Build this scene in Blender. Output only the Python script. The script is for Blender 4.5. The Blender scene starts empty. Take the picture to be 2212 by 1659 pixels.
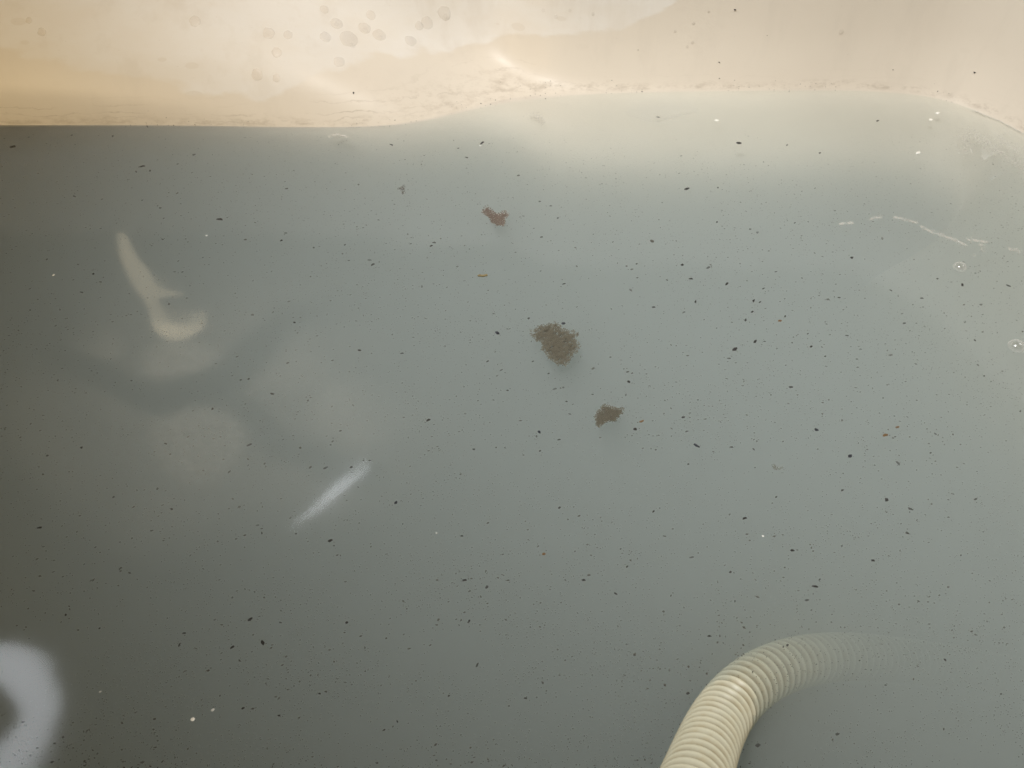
import bpy, bmesh, math, random
from mathutils import Vector, noise
from mathutils.bvhtree import BVHTree

scene = bpy.context.scene
col = scene.collection
rnd = random.Random(7)

# ------------------------------------------------------------------ camera
H = 0.42
PITCH = math.radians(50)
cam_d = bpy.data.cameras.new('camera')
cam_d.sensor_width = 36; cam_d.lens = 27
cam_d.clip_start = 0.01; cam_d.clip_end = 50
cam = bpy.data.objects.new('camera', cam_d); col.objects.link(cam)
cam.location = (0, 0, H)
cam.rotation_euler = (math.radians(90) - PITCH, 0, 0)
scene.camera = cam

# ------------------------------------------------------------------ colour management, render
scene.view_settings.view_transform = 'Standard'
scene.view_settings.look = 'None'
scene.view_settings.exposure = 0.0
scene.view_settings.gamma = 1.0
scene.view_settings.use_curve_mapping = False
scene.render.engine = 'CYCLES'
cy = scene.cycles
cy.max_bounces = 14; cy.volume_bounces = 10; cy.transparent_max_bounces = 24
cy.diffuse_bounces = 4; cy.glossy_bounces = 4
cy.use_denoising = True
cy.sample_clamp_indirect = 6

# ------------------------------------------------------------------ room light
world = bpy.data.worlds.new('World'); scene.world = world
world.use_nodes = True
bg = world.node_tree.nodes['Background']
bg.inputs[0].default_value = (1.0, 0.72, 0.30, 1)
bg.inputs[1].default_value = 0.20

def area(name, loc, target, size, power, color, shape='DISK', spread=180):
    d = bpy.data.lights.new(name, 'AREA'); d.shape = shape; d.size = size
    d.energy = power; d.color = color; d.spread = math.radians(spread)
    o = bpy.data.objects.new(name, d); col.objects.link(o)
    o.location = loc
    o.rotation_euler = (Vector(target) - Vector(loc)).to_track_quat('-Z', 'Y').to_euler()
    return o
area('right_fill', (1.30, 0.50, 1.00), (0.35, 0.62, 0.0), 0.30, 4.5, (1.0, 0.97, 0.92))  # unseen area light added at the right for the brightness gradient
area('warm_room_lamp', (-0.95, -0.25, 0.55), (-0.62, 0.70, 0.06), 0.35, 1.15, (1.0, 0.76, 0.42), spread=80)
sd = bpy.data.lights.new('added_spot', 'SPOT'); sd.energy = 84; sd.color = (1.0, 0.99, 0.97)  # unseen spot added overhead, its cone leaves the left side dim
sd.spot_size = math.radians(75); sd.spot_blend = 1.0; sd.shadow_soft_size = 0.12
so = bpy.data.objects.new('added_spot', sd); col.objects.link(so)
so.location = (-0.30, 0.16, 1.35)
so.rotation_euler = (Vector((0.44, 0.74, 0)) - so.location).to_track_quat('-Z', 'Y').to_euler()

# ------------------------------------------------------------------ pixel -> place (2212 x 1659 tracing grid)
F = 1659.0
CP, SP = math.cos(PITCH), math.sin(PITCH)
def ray(px, py):
    u = (px - 1106) / F; v = -(py - 829.5) / F
    return Vector((u, CP + v * SP, -SP + v * CP))
def on_water(px, py, z=0.0):
    r = ray(px, py); t = (z - H) / r.z
    return Vector((r.x * t, r.y * t, z))
def at_depth(px, py, depth):
    return Vector((0, 0, H)) + ray(px, py) * depth
def mpp(px, py):                                    # metres per tracing pixel on the water
    r = ray(px, py); return (-H / r.z) / F

# ------------------------------------------------------------------ helpers
def link(name, verts, faces, mats, parent=None, smooth=True, attrs=None, recalc=False):
    me = bpy.data.meshes.new(name)
    me.from_pydata([tuple(v) for v in verts], [], faces)
    me.update()
    if recalc:
        bm = bmesh.new(); bm.from_mesh(me); bmesh.ops.recalc_face_normals(bm, faces=bm.faces); bm.to_mesh(me); bm.free()
    if smooth:
        me.polygons.foreach_set('use_smooth', [True] * len(me.polygons))
    for m in (mats if isinstance(mats, (list, tuple)) else [mats]):
        me.materials.append(m)
    for k, vals in (attrs or {}).items():
        a = me.attributes.new(k, 'FLOAT', 'POINT'); a.data.foreach_set('value', vals)
    o = bpy.data.objects.new(name, me); col.objects.link(o)
    if parent: o.parent = parent
    return o
def tag(o, label=None, cat=None, group=None, kind=None):
    if label: o['label'] = label
    if cat: o['category'] = cat
    if group: o['group'] = group
    if kind: o['kind'] = kind
    return o

class N:                                            # small node builder
    def __init__(s, name):
        s.m = bpy.data.materials.new(name); s.m.use_nodes = True
        s.t = s.m.node_tree; s.t.nodes.clear()
        s.out = s.t.nodes.new('ShaderNodeOutputMaterial')
    def n(s, typ, **kw):
        nd = s.t.nodes.new('ShaderNode' + typ)
        for k, v in kw.items():
            if k.startswith('_'): setattr(nd, k[1:], v)
        return nd
    def set(s, nd, **kw):
        for k, v in kw.items():
            s.put(nd.inputs[k.replace('_', ' ')], v)
        return nd
    def put(s, inp, v):
        if isinstance(v, bpy.types.NodeSocket): s.t.links.new(v, inp)
        else:
            if inp.type == 'RGBA' and len(v) == 3: v = (*v, 1)
            inp.default_value = v
    def math(s, op, a, b=0.0, c=0.0, clamp=False):
        nd = s.n('Math', _operation=op, _use_clamp=clamp)
        s.put(nd.inputs[0], a); s.put(nd.inputs[1], b); s.put(nd.inputs[2], c)
        return nd.outputs[0]
    def mix(s, fac, a, b, blend='MIX'):
        nd = s.n('Mix', _data_type='RGBA', _blend_type=blend)
        s.put(nd.inputs[0], fac); s.put(nd.inputs[6], a); s.put(nd.inputs[7], b)
        return nd.outputs[2]
    def noise(s, scale, detail=3, rough=.5, vec=None, dist=0.0):
        nd = s.n('TexNoise')
        s.set(nd, Scale=scale, Detail=detail, Roughness=rough, Distortion=dist)
        if vec is not None: s.put(nd.inputs['Vector'], vec)
        return nd.outputs['Fac']
    def map(s, v, a, b, c=0.0, d=1.0, smooth=False):
        nd = s.n('MapRange', _interpolation_type='SMOOTHSTEP' if smooth else 'LINEAR')
        s.put(nd.inputs[0], v)
        for i, q in enumerate((a, b, c, d)): s.put(nd.inputs[i + 1], q)
        return nd.outputs[0]
    def pos(s):
        g = s.n('NewGeometry'); return g.outputs['Position']
    def sepz(s):
        q = s.n('SeparateXYZ'); s.put(q.inputs[0], s.pos()); return q.outputs['Z']
    def attr(s, name):
        a = s.n('Attribute'); a.attribute_name = name; return a.outputs['Fac']
    def bsdf(s, **kw):
        b = s.n('BsdfPrincipled'); s.set(b, **kw); s.put(s.out.inputs[0], b.outputs[0]); return b
    def bump(s, h, strength, dist):
        b = s.n('Bump'); s.set(b, Height=h, Strength=strength, Distance=dist); return b.outputs[0]

# ------------------------------------------------------------------ materials
def mat_tub():
    k = N('cream_enamel')
    P = k.pos()
    sep = k.n('SeparateXYZ'); k.put(sep.inputs[0], P); Z = sep.outputs['Z']; X = sep.outputs['X']
    film_f = k.attr('film')                              # height above the dry edge, metres
    edge = k.math('ADD', film_f, k.math('MULTIPLY', k.math('SUBTRACT', k.noise(45, 3, .5), .5), .022))
    film = k.map(edge, -0.002, 0.003, 0, 1, True)
    blotch = k.noise(28, 4, .55)
    film = k.math('MULTIPLY', film, k.map(blotch, .30, .62, .45, 1.0))
    base = k.mix(k.noise(9, 4, .55), (.63, .572, .50), (.672, .622, .55))
    base = k.mix(k.math('MULTIPLY', film, .8), base, (.71, .69, .665))
    vo = k.n('TexVoronoi'); k.set(vo, Scale=62.0, Randomness=1.0)
    cs = k.n('SeparateColor'); k.put(cs.inputs[0], vo.outputs['Color'])
    spot = k.math('MULTIPLY', k.map(vo.outputs['Distance'], k.math('MULTIPLY', cs.outputs[1], .34), k.math('MULTIPLY', cs.outputs[1], .30), 0, 1), k.math('GREATER_THAN', cs.outputs[0], .62))
    spot = k.math('MULTIPLY', spot, k.map(k.noise(10, 3, .5), .46, .58, 0, .5))
    base = k.mix(k.math('MULTIPLY', spot, k.map(film, 0, 1, .35, 1)), base, (.60, .545, .475))
    drip = k.n('Mapping'); k.put(drip.inputs[0], P); drip.inputs['Scale'].default_value = (34, 34, 5)
    base = k.mix(k.map(k.noise(1.0, 4, .6, drip.outputs[0]), .52, .66, 0, .32), base, (.59, .54, .475))
    # scum lines just above the water
    wob = k.math('MULTIPLY', k.math('SUBTRACT', k.noise(20, 6, .68), .5), .026)
    zz = k.math('ADD', Z, wob)
    tot = None
    for lv, w, amp in ((.0115, .0010, .36), (.019, .0008, .28), (.0265, .0012, .32), (.006, .0008, .3)):
        d = k.math('ABSOLUTE', k.math('SUBTRACT', zz, lv))
        ln = k.math('MULTIPLY', k.map(d, 0, w, 1, 0, True), amp)
        tot = ln if tot is None else k.math('MAXIMUM', tot, ln)
    brk = k.map(k.noise(30, 5, .7), .44, .62, 0, 1)
    low = k.map(Z, .030, .016, 0, 1, True)
    above = k.map(Z, .0005, .003, 0, 1)
    lines = k.math('MULTIPLY', k.math('MULTIPLY', k.math('MULTIPLY', tot, brk), low), k.map(X, -.06, .06, 1, .12, True))
    # a tide band of soap scum hugging the water, patchy
    band = k.math('MULTIPLY', k.map(k.math('ADD', Z, k.math('MULTIPLY', k.math('SUBTRACT', k.noise(22, 5, .65), .5), .02)), .011, .004, 0, 1, True),
                  k.map(k.noise(120, 5, .75), .46, .64, 0, .36))
    grime = k.math('MULTIPLY', k.math('MAXIMUM', lines, band), above)
    base = k.mix(grime, base, (.26, .21, .155))
    bul = k.math('MULTIPLY', k.map(k.math('ABSOLUTE', k.math('ADD', X, .06)), .03, .11, 1, 0, True), k.map(k.math('ABSOLUTE', k.math('SUBTRACT', Z, k.math('MULTIPLY', X, -.12))), .004, .014, 1, 0, True))
    base = k.mix(k.math('MULTIPLY', bul, k.map(k.noise(150, 5, .7), .50, .72, 0, .30)), base, (.34, .27, .20))
    specks = k.map(k.noise(900, 2, .5), .70, .76, 0, .25)
    base = k.mix(specks, base, (.40, .33, .25))
    base = k.mix(k.map(Z, .0003, -.0006, 0, 1), base, k.mix(k.noise(40, 4, .6), (.575, .545, .475), (.635, .60, .525)))
    rough = k.map(film, 0, 1, .42, .58)
    rough = k.math('ADD', rough, k.math('MULTIPLY', grime, .3))
    h = k.math('ADD', k.math('MULTIPLY', k.noise(260, 3, .6), .4), k.math('MULTIPLY', film, .35))
    k.bsdf(Base_Color=base, Roughness=rough, IOR=1.45, Specular_IOR_Level=k.map(Z, -.001, .002, .0, .42), Normal=k.bump(h, .12, .0012))
    return k.m
def mat_water():
    k = N('cloudy_water')
    fr = k.n('Fresnel'); k.set(fr, IOR=1.333)
    h = k.noise(7, 2, .5)
    nb = k.bump(h, .18, .007)
    k.put(fr.inputs['Normal'], nb)
    gl = k.n('BsdfGlossy'); k.set(gl, Roughness=.068, Color=(1, 1, 1)); k.put(gl.inputs['Normal'], nb)
    tr = k.n('BsdfTransparent')
    mx = k.n('MixShader')
    k.put(mx.inputs[0], fr.outputs[0]); k.put(mx.inputs[1], tr.outputs[0]); k.put(mx.inputs[2], gl.outputs[0])
    k.put(k.out.inputs['Surface'], mx.outputs[0])
    v = k.n('VolumePrincipled')
    k.set(v, Color=(.832, .867, .864), Density=24.0, Anisotropy=.25)
    k.put(k.out.inputs['Volume'], v.outputs[0])
    return k.m
def mat_plain(name, c, rough=.6, c2=None, scale=300, spec=.5):
    k = N(name)
    base = c if c2 is None else k.mix(k.map(k.noise(scale, 4, .6), .35, .65), c, c2)
    b = k.bsdf(Roughness=rough, Specular_IOR_Level=spec); k.put(b.inputs['Base Color'], base)
    return k.m
def mat_hose():
    k = N('yellowed_hose_plastic')
    g = k.attr('groove')
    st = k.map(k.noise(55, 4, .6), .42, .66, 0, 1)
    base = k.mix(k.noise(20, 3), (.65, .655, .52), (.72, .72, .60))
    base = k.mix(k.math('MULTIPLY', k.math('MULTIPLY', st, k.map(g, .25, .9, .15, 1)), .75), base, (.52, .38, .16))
    base = k.mix(k.math('MULTIPLY', k.map(g, .12, .75, 0, .95), k.map(k.noise(35, 4), .3, .7, .6, 1)), base, (.29, .26, .18))  # groove dirt, plus shade between the ribs put into the colour
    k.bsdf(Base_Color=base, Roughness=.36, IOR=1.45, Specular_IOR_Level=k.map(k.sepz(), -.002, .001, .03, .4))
    return k.m
def mat_clump(name, c1, c2):
    k = N(name)
    n1 = k.noise(260, 5, .75)
    base = k.mix(k.map(n1, .38, .62), c1, c2)
    base = k.mix(k.map(k.noise(650, 3, .6), .57, .66, 0, .85), base, (.035, .027, .02))
    a = k.map(k.noise(1100, 3, .7), .30, .60, .16, .52)
    k.bsdf(Base_Color=base, Roughness=.8, Alpha=a, Specular_IOR_Level=.2)
    return k.m
def mat_thin(name, c, mixf, rough=.1, fres=1.33):
    k = N(name)
    tr = k.n('BsdfTransparent'); df = k.n('BsdfDiffuse'); k.set(df, Color=c)
    m1 = k.n('MixShader'); k.put(m1.inputs[0], mixf); k.put(m1.inputs[1], tr.outputs[0]); k.put(m1.inputs[2], df.outputs[0])
    gl = k.n('BsdfGlossy'); k.set(gl, Roughness=rough, Color=(1, 1, 1))
    fr = k.n('Fresnel'); k.set(fr, IOR=fres)
    m2 = k.n('MixShader'); k.put(m2.inputs[0], fr.outputs[0]); k.put(m2.inputs[1], m1.outputs[0]); k.put(m2.inputs[2], gl.outputs[0])
    k.put(k.out.inputs[0], m2.outputs[0])
    return k.m
def mat_glow(name, c, s):
    k = N(name); e = k.n('Emission'); k.set(e, Color=c, Strength=s); k.put(k.out.inputs[0], e.outputs[0]); return k.m

M_TUB = mat_tub(); M_WATER = mat_water(); M_HOSE = mat_hose()
M_BLACK = mat_plain('black_dirt', (.012, .013, .016), .6, (.035, .032, .030), 900)
M_BLUEBLACK = mat_plain('blue_black_dirt', (.010, .013, .026), .45, (.022, .026, .040), 900)
M_BROWN = mat_plain('brown_dirt', (.12, .07, .028), .7, (.22, .12, .045), 900)
M_GREYDIRT = mat_plain('grey_dirt', (.07, .07, .065), .8, (.12, .115, .10), 900)
M_CLUMP = mat_clump('brown_sludge', (.12, .11, .082), (.32, .30, .235))
M_CLUMP2 = mat_clump('red_brown_sludge', (.22, .155, .12), (.30, .23, .18))
M_CLUMP3 = mat_clump('dark_red_sludge', (.07, .042, .035), (.13, .085, .07))
M_DROP = mat_thin('wet_droplet', (.78, .71, .62), .18, .3, 1.15)
def mat_bubble():
    k = N('bubble_film'); lw = k.n('LayerWeight'); k.set(lw, Blend=.5)
    f = k.math('MULTIPLY', k.math('POWER', lw.outputs['Facing'], 2.2), .5)  # bright rim reflection put into the colour as white
    tr = k.n('BsdfTransparent'); df = k.n('BsdfDiffuse'); k.set(df, Color=(.92, .92, .90)); gl = k.n('BsdfGlossy'); k.set(gl, Roughness=.18)
    m1 = k.n('MixShader'); k.put(m1.inputs[0], f); k.put(m1.inputs[1], tr.outputs[0]); k.put(m1.inputs[2], df.outputs[0])
    m2 = k.n('MixShader'); k.put(m2.inputs[0], .10); k.put(m2.inputs[1], m1.outputs[0]); k.put(m2.inputs[2], gl.outputs[0])
    k.put(k.out.inputs[0], m2.outputs[0]); return k.m
M_BUBBLE = mat_bubble()
M_FOAM = mat_thin('soap_foam', (.92, .90, .86), .55, .12)
M_WHITE = mat_plain('white_soap', (.85, .84, .80), .35)

# ------------------------------------------------------------------ bathtub shape
def catmull(pts, n, closed=False):
    out = []; m = len(pts)
    segs = m if closed else m - 1
    for i in range(segs):
        g = lambda j: pts[j % m] if closed else pts[max(0, min(m - 1, j))]
        p0, p1, p2, p3 = g(i - 1), g(i), g(i + 1), g(i + 2)
        for k in range(n):
            t = k / n
            out.append(0.5 * ((2 * p1) + (p2 - p0) * t + (2 * p0 - 5 * p1 + 4 * p2 - p3) * t * t + (3 * p1 - p0 - 3 * p2 + p3) * t ** 3))
    if not closed: out.append(pts[-1])
    return out
def resample(pts, n):
    L = [0]
    for i in range(len(pts)): L.append(L[-1] + (pts[(i + 1) % len(pts)] - pts[i]).length)
    out = []; j = 0
    for k in range(n):
        s = L[-1] * k / n
        while L[j + 1] < s: j += 1
        t = (s - L[j]) / max(1e-9, L[j + 1] - L[j])
        out.append(pts[j].lerp(pts[(j + 1) % len(pts)], t))
    return out
far_px = [(0, 272), (200, 272), (400, 273), (600, 276), (750, 276), (850, 271), (925, 259), (1000, 241), (1080, 223),
          (1180, 210), (1300, 202), (1450, 198), (1600, 196), (1750, 195), (1880, 197), (2000, 208), (2100, 236), (2212, 288)]
far = [on_water(*p) for p in far_px]
loop = [Vector((-.70, .687, 0)), Vector((-.60, .688, 0))] + far + [
    Vector((.548, .585, 0)), Vector((.572, .48, 0)), Vector((.578, .35, 0)), Vector((.572, .20, 0)), Vector((.54, .07, 0)), Vector((.46, -.02, 0)),
    Vector((.30, -.05, 0)), Vector((0, -.06, 0)), Vector((-.35, -.06, 0)), Vector((-.66, -.05, 0)), Vector((-.80, -.01, 0)), Vector((-.86, .10, 0)),
    Vector((-.88, .30, 0)), Vector((-.87, .50, 0)), Vector((-.82, .64, 0))]
NP = 760
per = resample(catmull(loop, 24, True), NP)
CX, CY, AX, AY = -.15, .35, .74, .42
def base_normal(p):
    dx, dy = (p.x - CX) / AX, (p.y - CY) / AY
    n = Vector((abs(dx) ** 4 * math.copysign(1, dx) / AX, abs(dy) ** 4 * math.copysign(1, dy) / AY, 0))
    return n.normalized()
nrm = [base_normal(p) for p in per]
for _ in range(14):
    nrm = [(nrm[i - 1] + nrm[i] * 2 + nrm[(i + 1) % NP]).normalized() for i in range(NP)]
def lerp_keys(keys, x):
    if x <= keys[0][0]: return keys[0][1]
    for (a, va), (b, vb) in zip(keys, keys[1:]):
        if x <= b:
            t = (x - a) / (b - a); t = t * t * (3 - 2 * t); return va + (vb - va) * t
    return keys[-1][1]
RIDGE = [(-.62, .088), (-.46, .078), (-.33, .066), (-.22, .048), (-.13, .024), (-.06, .004), (.0, -.005), (.08, -.011), (.2, -.0145), (.5, -.0145)]
def bspline(pts, per_seg):
    P = [pts[0]] * 2 + list(pts) + [pts[-1]] * 2
    out = []
    for i in range(len(P) - 3):
        a, b, c, d = P[i:i + 4]
        for k in range(per_seg):
            t = k / per_seg
            w = ((1 - t) ** 3 / 6, (3 * t ** 3 - 6 * t * t + 4) / 6, (-3 * t ** 3 + 3 * t * t + 3 * t + 1) / 6, t ** 3 / 6)
            out.append((a[0] * w[0] + b[0] * w[1] + c[0] * w[2] + d[0] * w[3], a[1] * w[0] + b[1] * w[1] + c[1] * w[2] + d[1] * w[3]))
    out.append(pts[-1]); return out
RIM = .285
def profile(zr, q, w=1.0):                                 # q 0: bulging bench edge, 1: flat sunken shelf
    m = lambda a, b: a + (b - a) * q
    e = .104 * (w - 1)
    ctl = [(-.17, -.44), (-.10, -.435), (-.062, -.40), (-.045, -.30), (m(-.03, -.06), -.17), (m(-.034, -.036), zr - m(.066, .062)), (m(-.017, -.017), zr - m(.034, .026)), (0, zr - m(.009, .007)),
           (m(.016, .034 * w), zr + m(.006, .0012 * w)), (m(.032, .075 * w), zr + m(.020, .0022 * w)), (m(.060, .101 * w), zr + m(.033, .0065 * w)), (m(.083, .111 + e), zr + m(.055, .014 + .012 * w)), (m(.098, .127 + e), zr + m(.090, .052 + .012 * w)), (m(.112, .135 + e), zr + m(.135, .108 + .012 * w)),
           (m(.128, .146 + e), .252), (.152 + e, RIM), (.162 + e, RIM + .002), (.19 + e, RIM + .002), (.215 + e, RIM), (.222 + e, RIM - .02), (.222 + e, -.2), (.222 + e, -.5)]
    pr = bspline(ctl, 6)
    d0 = 0
    for (a, za), (b, zb) in zip(pr, pr[1:]):
        if za <= 0 <= zb and zb > za:
            d0 = a + (b - a) * (0 - za) / (zb - za); break
    return [(a - d0, z) for a, z in pr]
def ridge_at(i):
    p, n = per[i], nrm[i]
    w = max(0, n.y) ; w = min(1, max(0, (w - .55) / .35)); w = w * w * (3 - 2 * w)
    if p.y < .12: return .05
    if n.x < 0: return lerp_keys(RIDGE, p.x) if p.y > .5 else .088 * min(1, max(0, (p.y - .2) / .3)) - .045 * (1 - min(1, max(0, (p.y - .2) / .3)))
    return lerp_keys(RIDGE, p.x) * w + -.028 * (1 - w)
zr = [ridge_at(i) for i in range(NP)]
for _ in range(40): zr = [(zr[i - 1] + 2 * zr[i] + zr[(i + 1) % NP]) / 4 for i in range(NP)]
QK = [(-.28, 0), (.14, 1)]
qq = [(lerp_keys(QK, p.x) if p.y > .4 else min(1, max(0, (p.y - .1) / .3)) if p.x > 0 else 0.0) for p in per]
for _ in range(80): qq = [(qq[i - 1] + 2 * qq[i] + qq[(i + 1) % NP]) / 4 for i in range(NP)]
ww = [1 + .9 * min(1, max(0, (n.x - .70) / .28)) * min(1, max(0, (p.y - .02) / .15)) for p, n in zip(per, nrm)]
for _ in range(60): ww = [(ww[i - 1] + 2 * ww[i] + ww[(i + 1) % NP]) / 4 for i in range(NP)]
profs = [profile(z * w, q, w) for z, q, w in zip(zr, qq, ww)]
NV = len(profs[0])
tv = [per[i] + nrm[i] * d + Vector((0, 0, z)) for i in range(NP) for d, z in profs[i]]
tf = []
for i in range(NP):
    j = (i + 1) % NP
    for k in range(NV - 1):
        tf.append((i * NV + k, j * NV + k, j * NV + k + 1, i * NV + k + 1))
tf.append(tuple(i * NV for i in range(NP))[::-1])
tub_bvh = BVHTree.FromPolygons(tv, tf)
def on_tub(px, py):
    r = ray(px, py).normalized()
    hit = tub_bvh.ray_cast(Vector((0, 0, H)), r)
    return hit[0], hit[1]
film_px = [(0, 105), (150, 140), (300, 172), (440, 200), (560, 215), (610, 200), (650, 182), (700, 165), (735, 152), (760, 128), (850, 112), (950, 110), (1050, 92), (1130, 72), (1250, 78), (1340, 70), (1400, 40), (1450, 10), (1500, -30), (2212, -60)]
film_xz = [(on_tub(*p)[0].x, on_tub(*p)[0].z) for p in film_px]
def film_val(v):
    if v.y < .55: return -.05
    zb = film_xz[0][1] if v.x < film_xz[0][0] else film_xz[-1][1]
    for (a, za), (b, zb2) in zip(film_xz, film_xz[1:]):
        if a <= v.x <= b: zb = za + (zb2 - za) * (v.x - a) / (b - a)
    return v.z - zb
tub = link('bathtub', tv, tf, M_TUB, attrs={'film': [film_val(v) for v in tv]})
tag(tub, 'cream bathtub with curved wall, soap film and scum lines, holding the cloudy water', 'bathtub')

# ------------------------------------------------------------------ water body
RINGS = [(.009, 1)] + [(.004, 1), (.0015, 1), (0, 1)] + [(-.0008 * k, 1) for k in range(1, 9)] + [(-.009, 1), (-.012, 1), (-.018, 1), (-.025, 1)]
def men(d): return .0008 * math.exp(min(0, d) / .0018)
def ripple(x, y):
    return 0.0
wv = []; wf = []
rings = []
for d, _ in RINGS:
    rings.append([per[i] + nrm[i] * d + Vector((0, 0, men(d))) for i in range(NP)])
inner = rings[-1]; cen = Vector((CX, .37, 0))
for s in [1 - .03 * k for k in range(1, 33)]:
    rings.append([Vector((cen.x + (p.x - cen.x) * s, cen.y + (p.y - cen.y) * s, 0)) for p in inner])
under = []
for d, kidx in ((.009, None),):
    pass
# side and bottom: just inside the enamel, following its profile
def wall_point(i, z, inset):
    pr = profs[i]
    for (a, za), (b, zb) in zip(pr, pr[1:]):
        if za <= z <= zb and zb > za:
            dd = a + (b - a) * (z - za) / (zb - za); break
    else: dd = pr[0][0]
    return per[i] + nrm[i] * (dd + inset) + Vector((0, 0, z))
sides = [[wall_point(i, z, .009) for i in range(NP)] for z in (-.41, -.36, -.30, -.2, -.12, -.08, -.06, -.045, -.035, -.025, -.018, -.012, -.006)]
allr = sides + rings
for r in allr: wv += r
for a in range(len(allr) - 1):
    for i in range(NP):
        j = (i + 1) % NP
        wf.append((a * NP + i, a * NP + j, (a + 1) * NP + j, (a + 1) * NP + i))
wf.append(tuple(range(NP))[::-1])
top0 = (len(allr) - 1) * NP
ci = len(wv); wv.append(cen.copy())
for i in range(NP): wf.append((top0 + i, top0 + (i + 1) % NP, ci))
water = link('water', wv, wf, M_WATER, recalc=True)
tag(water, 'grey cloudy bath water full of floating dirt', kind='structure')

# ------------------------------------------------------------------ hose
h0, h1 = at_depth(1510, 1662, .345), at_depth(1547, 1560, .400)
hd = (h0 - h1)
hose_pts = [h0 + hd * 4.0 + Vector((.02, -.08, -.02)), h0 + hd * 3.0 + Vector((.01, -.03, .0)), h0 + hd * 2.0, h0 + hd * 1.0,
            h0, h1, at_depth(1592, 1496, .426), at_depth(1658, 1449, .452),
            at_depth(1740, 1424, .479), at_depth(1835, 1416, .507), at_depth(1940, 1424, .534), at_depth(2060, 1440, .556), at_depth(2200, 1462, .576), at_depth(2330, 1490, .586)]
cl = catmull(hose_pts, 60)
# even arc-length samples
L = [0]
for a, b in zip(cl, cl[1:]): L.append(L[-1] + (b - a).length)
PITCH_R = .0071; PER = 12
ns = int(L[-1] / PITCH_R * PER)
cs = []; j = 0
for k in range(ns + 1):
    s = L[-1] * k / ns
    while j < len(L) - 2 and L[j + 1] < s: j += 1
    cs.append(cl[j].lerp(cl[j + 1], (s - L[j]) / max(1e-9, L[j + 1] - L[j])))
import numpy as np
ca = np.array([tuple(c) for c in cs])
for _ in range(3500):
    ca[1:-1] = .25 * ca[:-2] + .5 * ca[1:-1] + .25 * ca[2:]
cs = [Vector(c) for c in ca]
HR = .0152; NR = 40
hv = []; hf = []; ga = []
up = Vector((0, 0, 1)); prev = None
for k, c in enumerate(cs):
    t = (cs[min(ns, k + 1)] - cs[max(0, k - 1)]).normalized()
    if prev is None: u = t.cross(up).normalized()
    else: u = (prev - t * prev.dot(t)).normalized()
    prev = u; w = t.cross(u)
    for q in range(NR):
        ph = (k / PER) % 1.0
        g = abs(math.cos(math.pi * ph)) ** 1.1          # 1 in the groove
        r = HR - .0030 * g
        a = 2 * math.pi * q / NR
        hv.append(c + (u * math.cos(a) + w * math.sin(a)) * r); ga.append(g)
for k in range(ns):
    for q in range(NR):
        q2 = (q + 1) % NR
        hf.append((k * NR + q, k * NR + q2, (k + 1) * NR + q2, (k + 1) * NR + q))
hf.append(tuple(range(NR))[::-1]); hf.append(tuple(ns * NR + q for q in range(NR)))
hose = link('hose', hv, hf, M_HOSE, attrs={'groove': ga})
tag(hose, 'cream ribbed plastic hose dipping into the cloudy water and fading from view', 'hose')

# ------------------------------------------------------------------ ring lamp, and unseen lamps added for their reflections
def mirror_at(px, py, z=None, y=None):
    r = ray(px, py); tw = -H / r.z; P = r * tw; P.z = 0
    r2 = Vector((r.x, r.y, -r.z))
    s = z / r2.z if z is not None else (y - P.y) / r2.y
    return P + r2 * s, tw + s
def tube(path, radii, nseg=14):
    v = []; f = []; prev = None
    for k, c in enumerate(path):
        t = (path[min(len(path) - 1, k + 1)] - path[max(0, k - 1)]).normalized()
        if prev is None:
            u = t.cross(Vector((.3, .2, 1))).normalized()
        else: u = (prev - t * prev.dot(t)).normalized()
        prev = u; w = t.cross(u)
        for q in range(nseg):
            a = 2 * math.pi * q / nseg
            v.append(c + (u * math.cos(a) + w * math.sin(a)) * radii[k])
    for k in range(len(path) - 1):
        for q in range(nseg):
            q2 = (q + 1) % nseg
            f.append((k * nseg + q, k * nseg + q2, (k + 1) * nseg + q2, (k + 1) * nseg + q))
    f.append(tuple(range(nseg))[::-1]); f.append(tuple((len(path) - 1) * nseg + q for q in range(nseg)))
    return v, f
def added_lamp_tube(name, px_list, widths, mat, label, z=None, y=None):
    pts = []; rad = []
    for (px, py), w in zip(px_list, widths):
        p, dep = mirror_at(px, py, z, y); pts.append(p); rad.append(w * .5 * dep / F)
    path = catmull(pts, 8); rr = [r.x for r in catmull([Vector((r, 0, 0)) for r in rad], 8)]
    v, f = tube(path, [max(.0005, r) for r in rr])
    o = link(name, v, f, mat)
    if label: tag(o, label, 'lamp')
    return o
G_WARM = mat_glow('warm_lamp_glow', (1, .82, .54), 6)
G_COOL = mat_glow('cool_lamp_glow', (.90, .94, 1), 10.5)
wl = bpy.data.objects.new('hook_light', None); col.objects.link(wl)  # unseen lamp, its tubes bent to form the hook reflection
tag(wl, 'unseen warm lamp, bent to shape its hook reflection in the water', 'lamp')
for pl, wd, em in (([(266, 440), (258, 470), (266, 500)], [6, 16, 10], 2.6), ([(262, 505), (276, 545), (296, 588), (318, 622)], [8, 34, 46, 40], 3.0),
                   ([(318, 622), (355, 629), (394, 632)], [34, 26, 8], 3.4), ([(322, 628), (332, 662), (350, 698)], [36, 28, 20], 2.8),
                   ([(338, 682), (356, 708), (394, 721), (442, 702)], [14, 34, 38, 10], 6.0)):
    t = added_lamp_tube('added_lamp_tube', pl, wd, mat_glow('warm_lamp_glow', (1, .82, .54), em), None, y=1.10)  # tube and glow of the unseen hook lamp
    t.parent = wl
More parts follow.
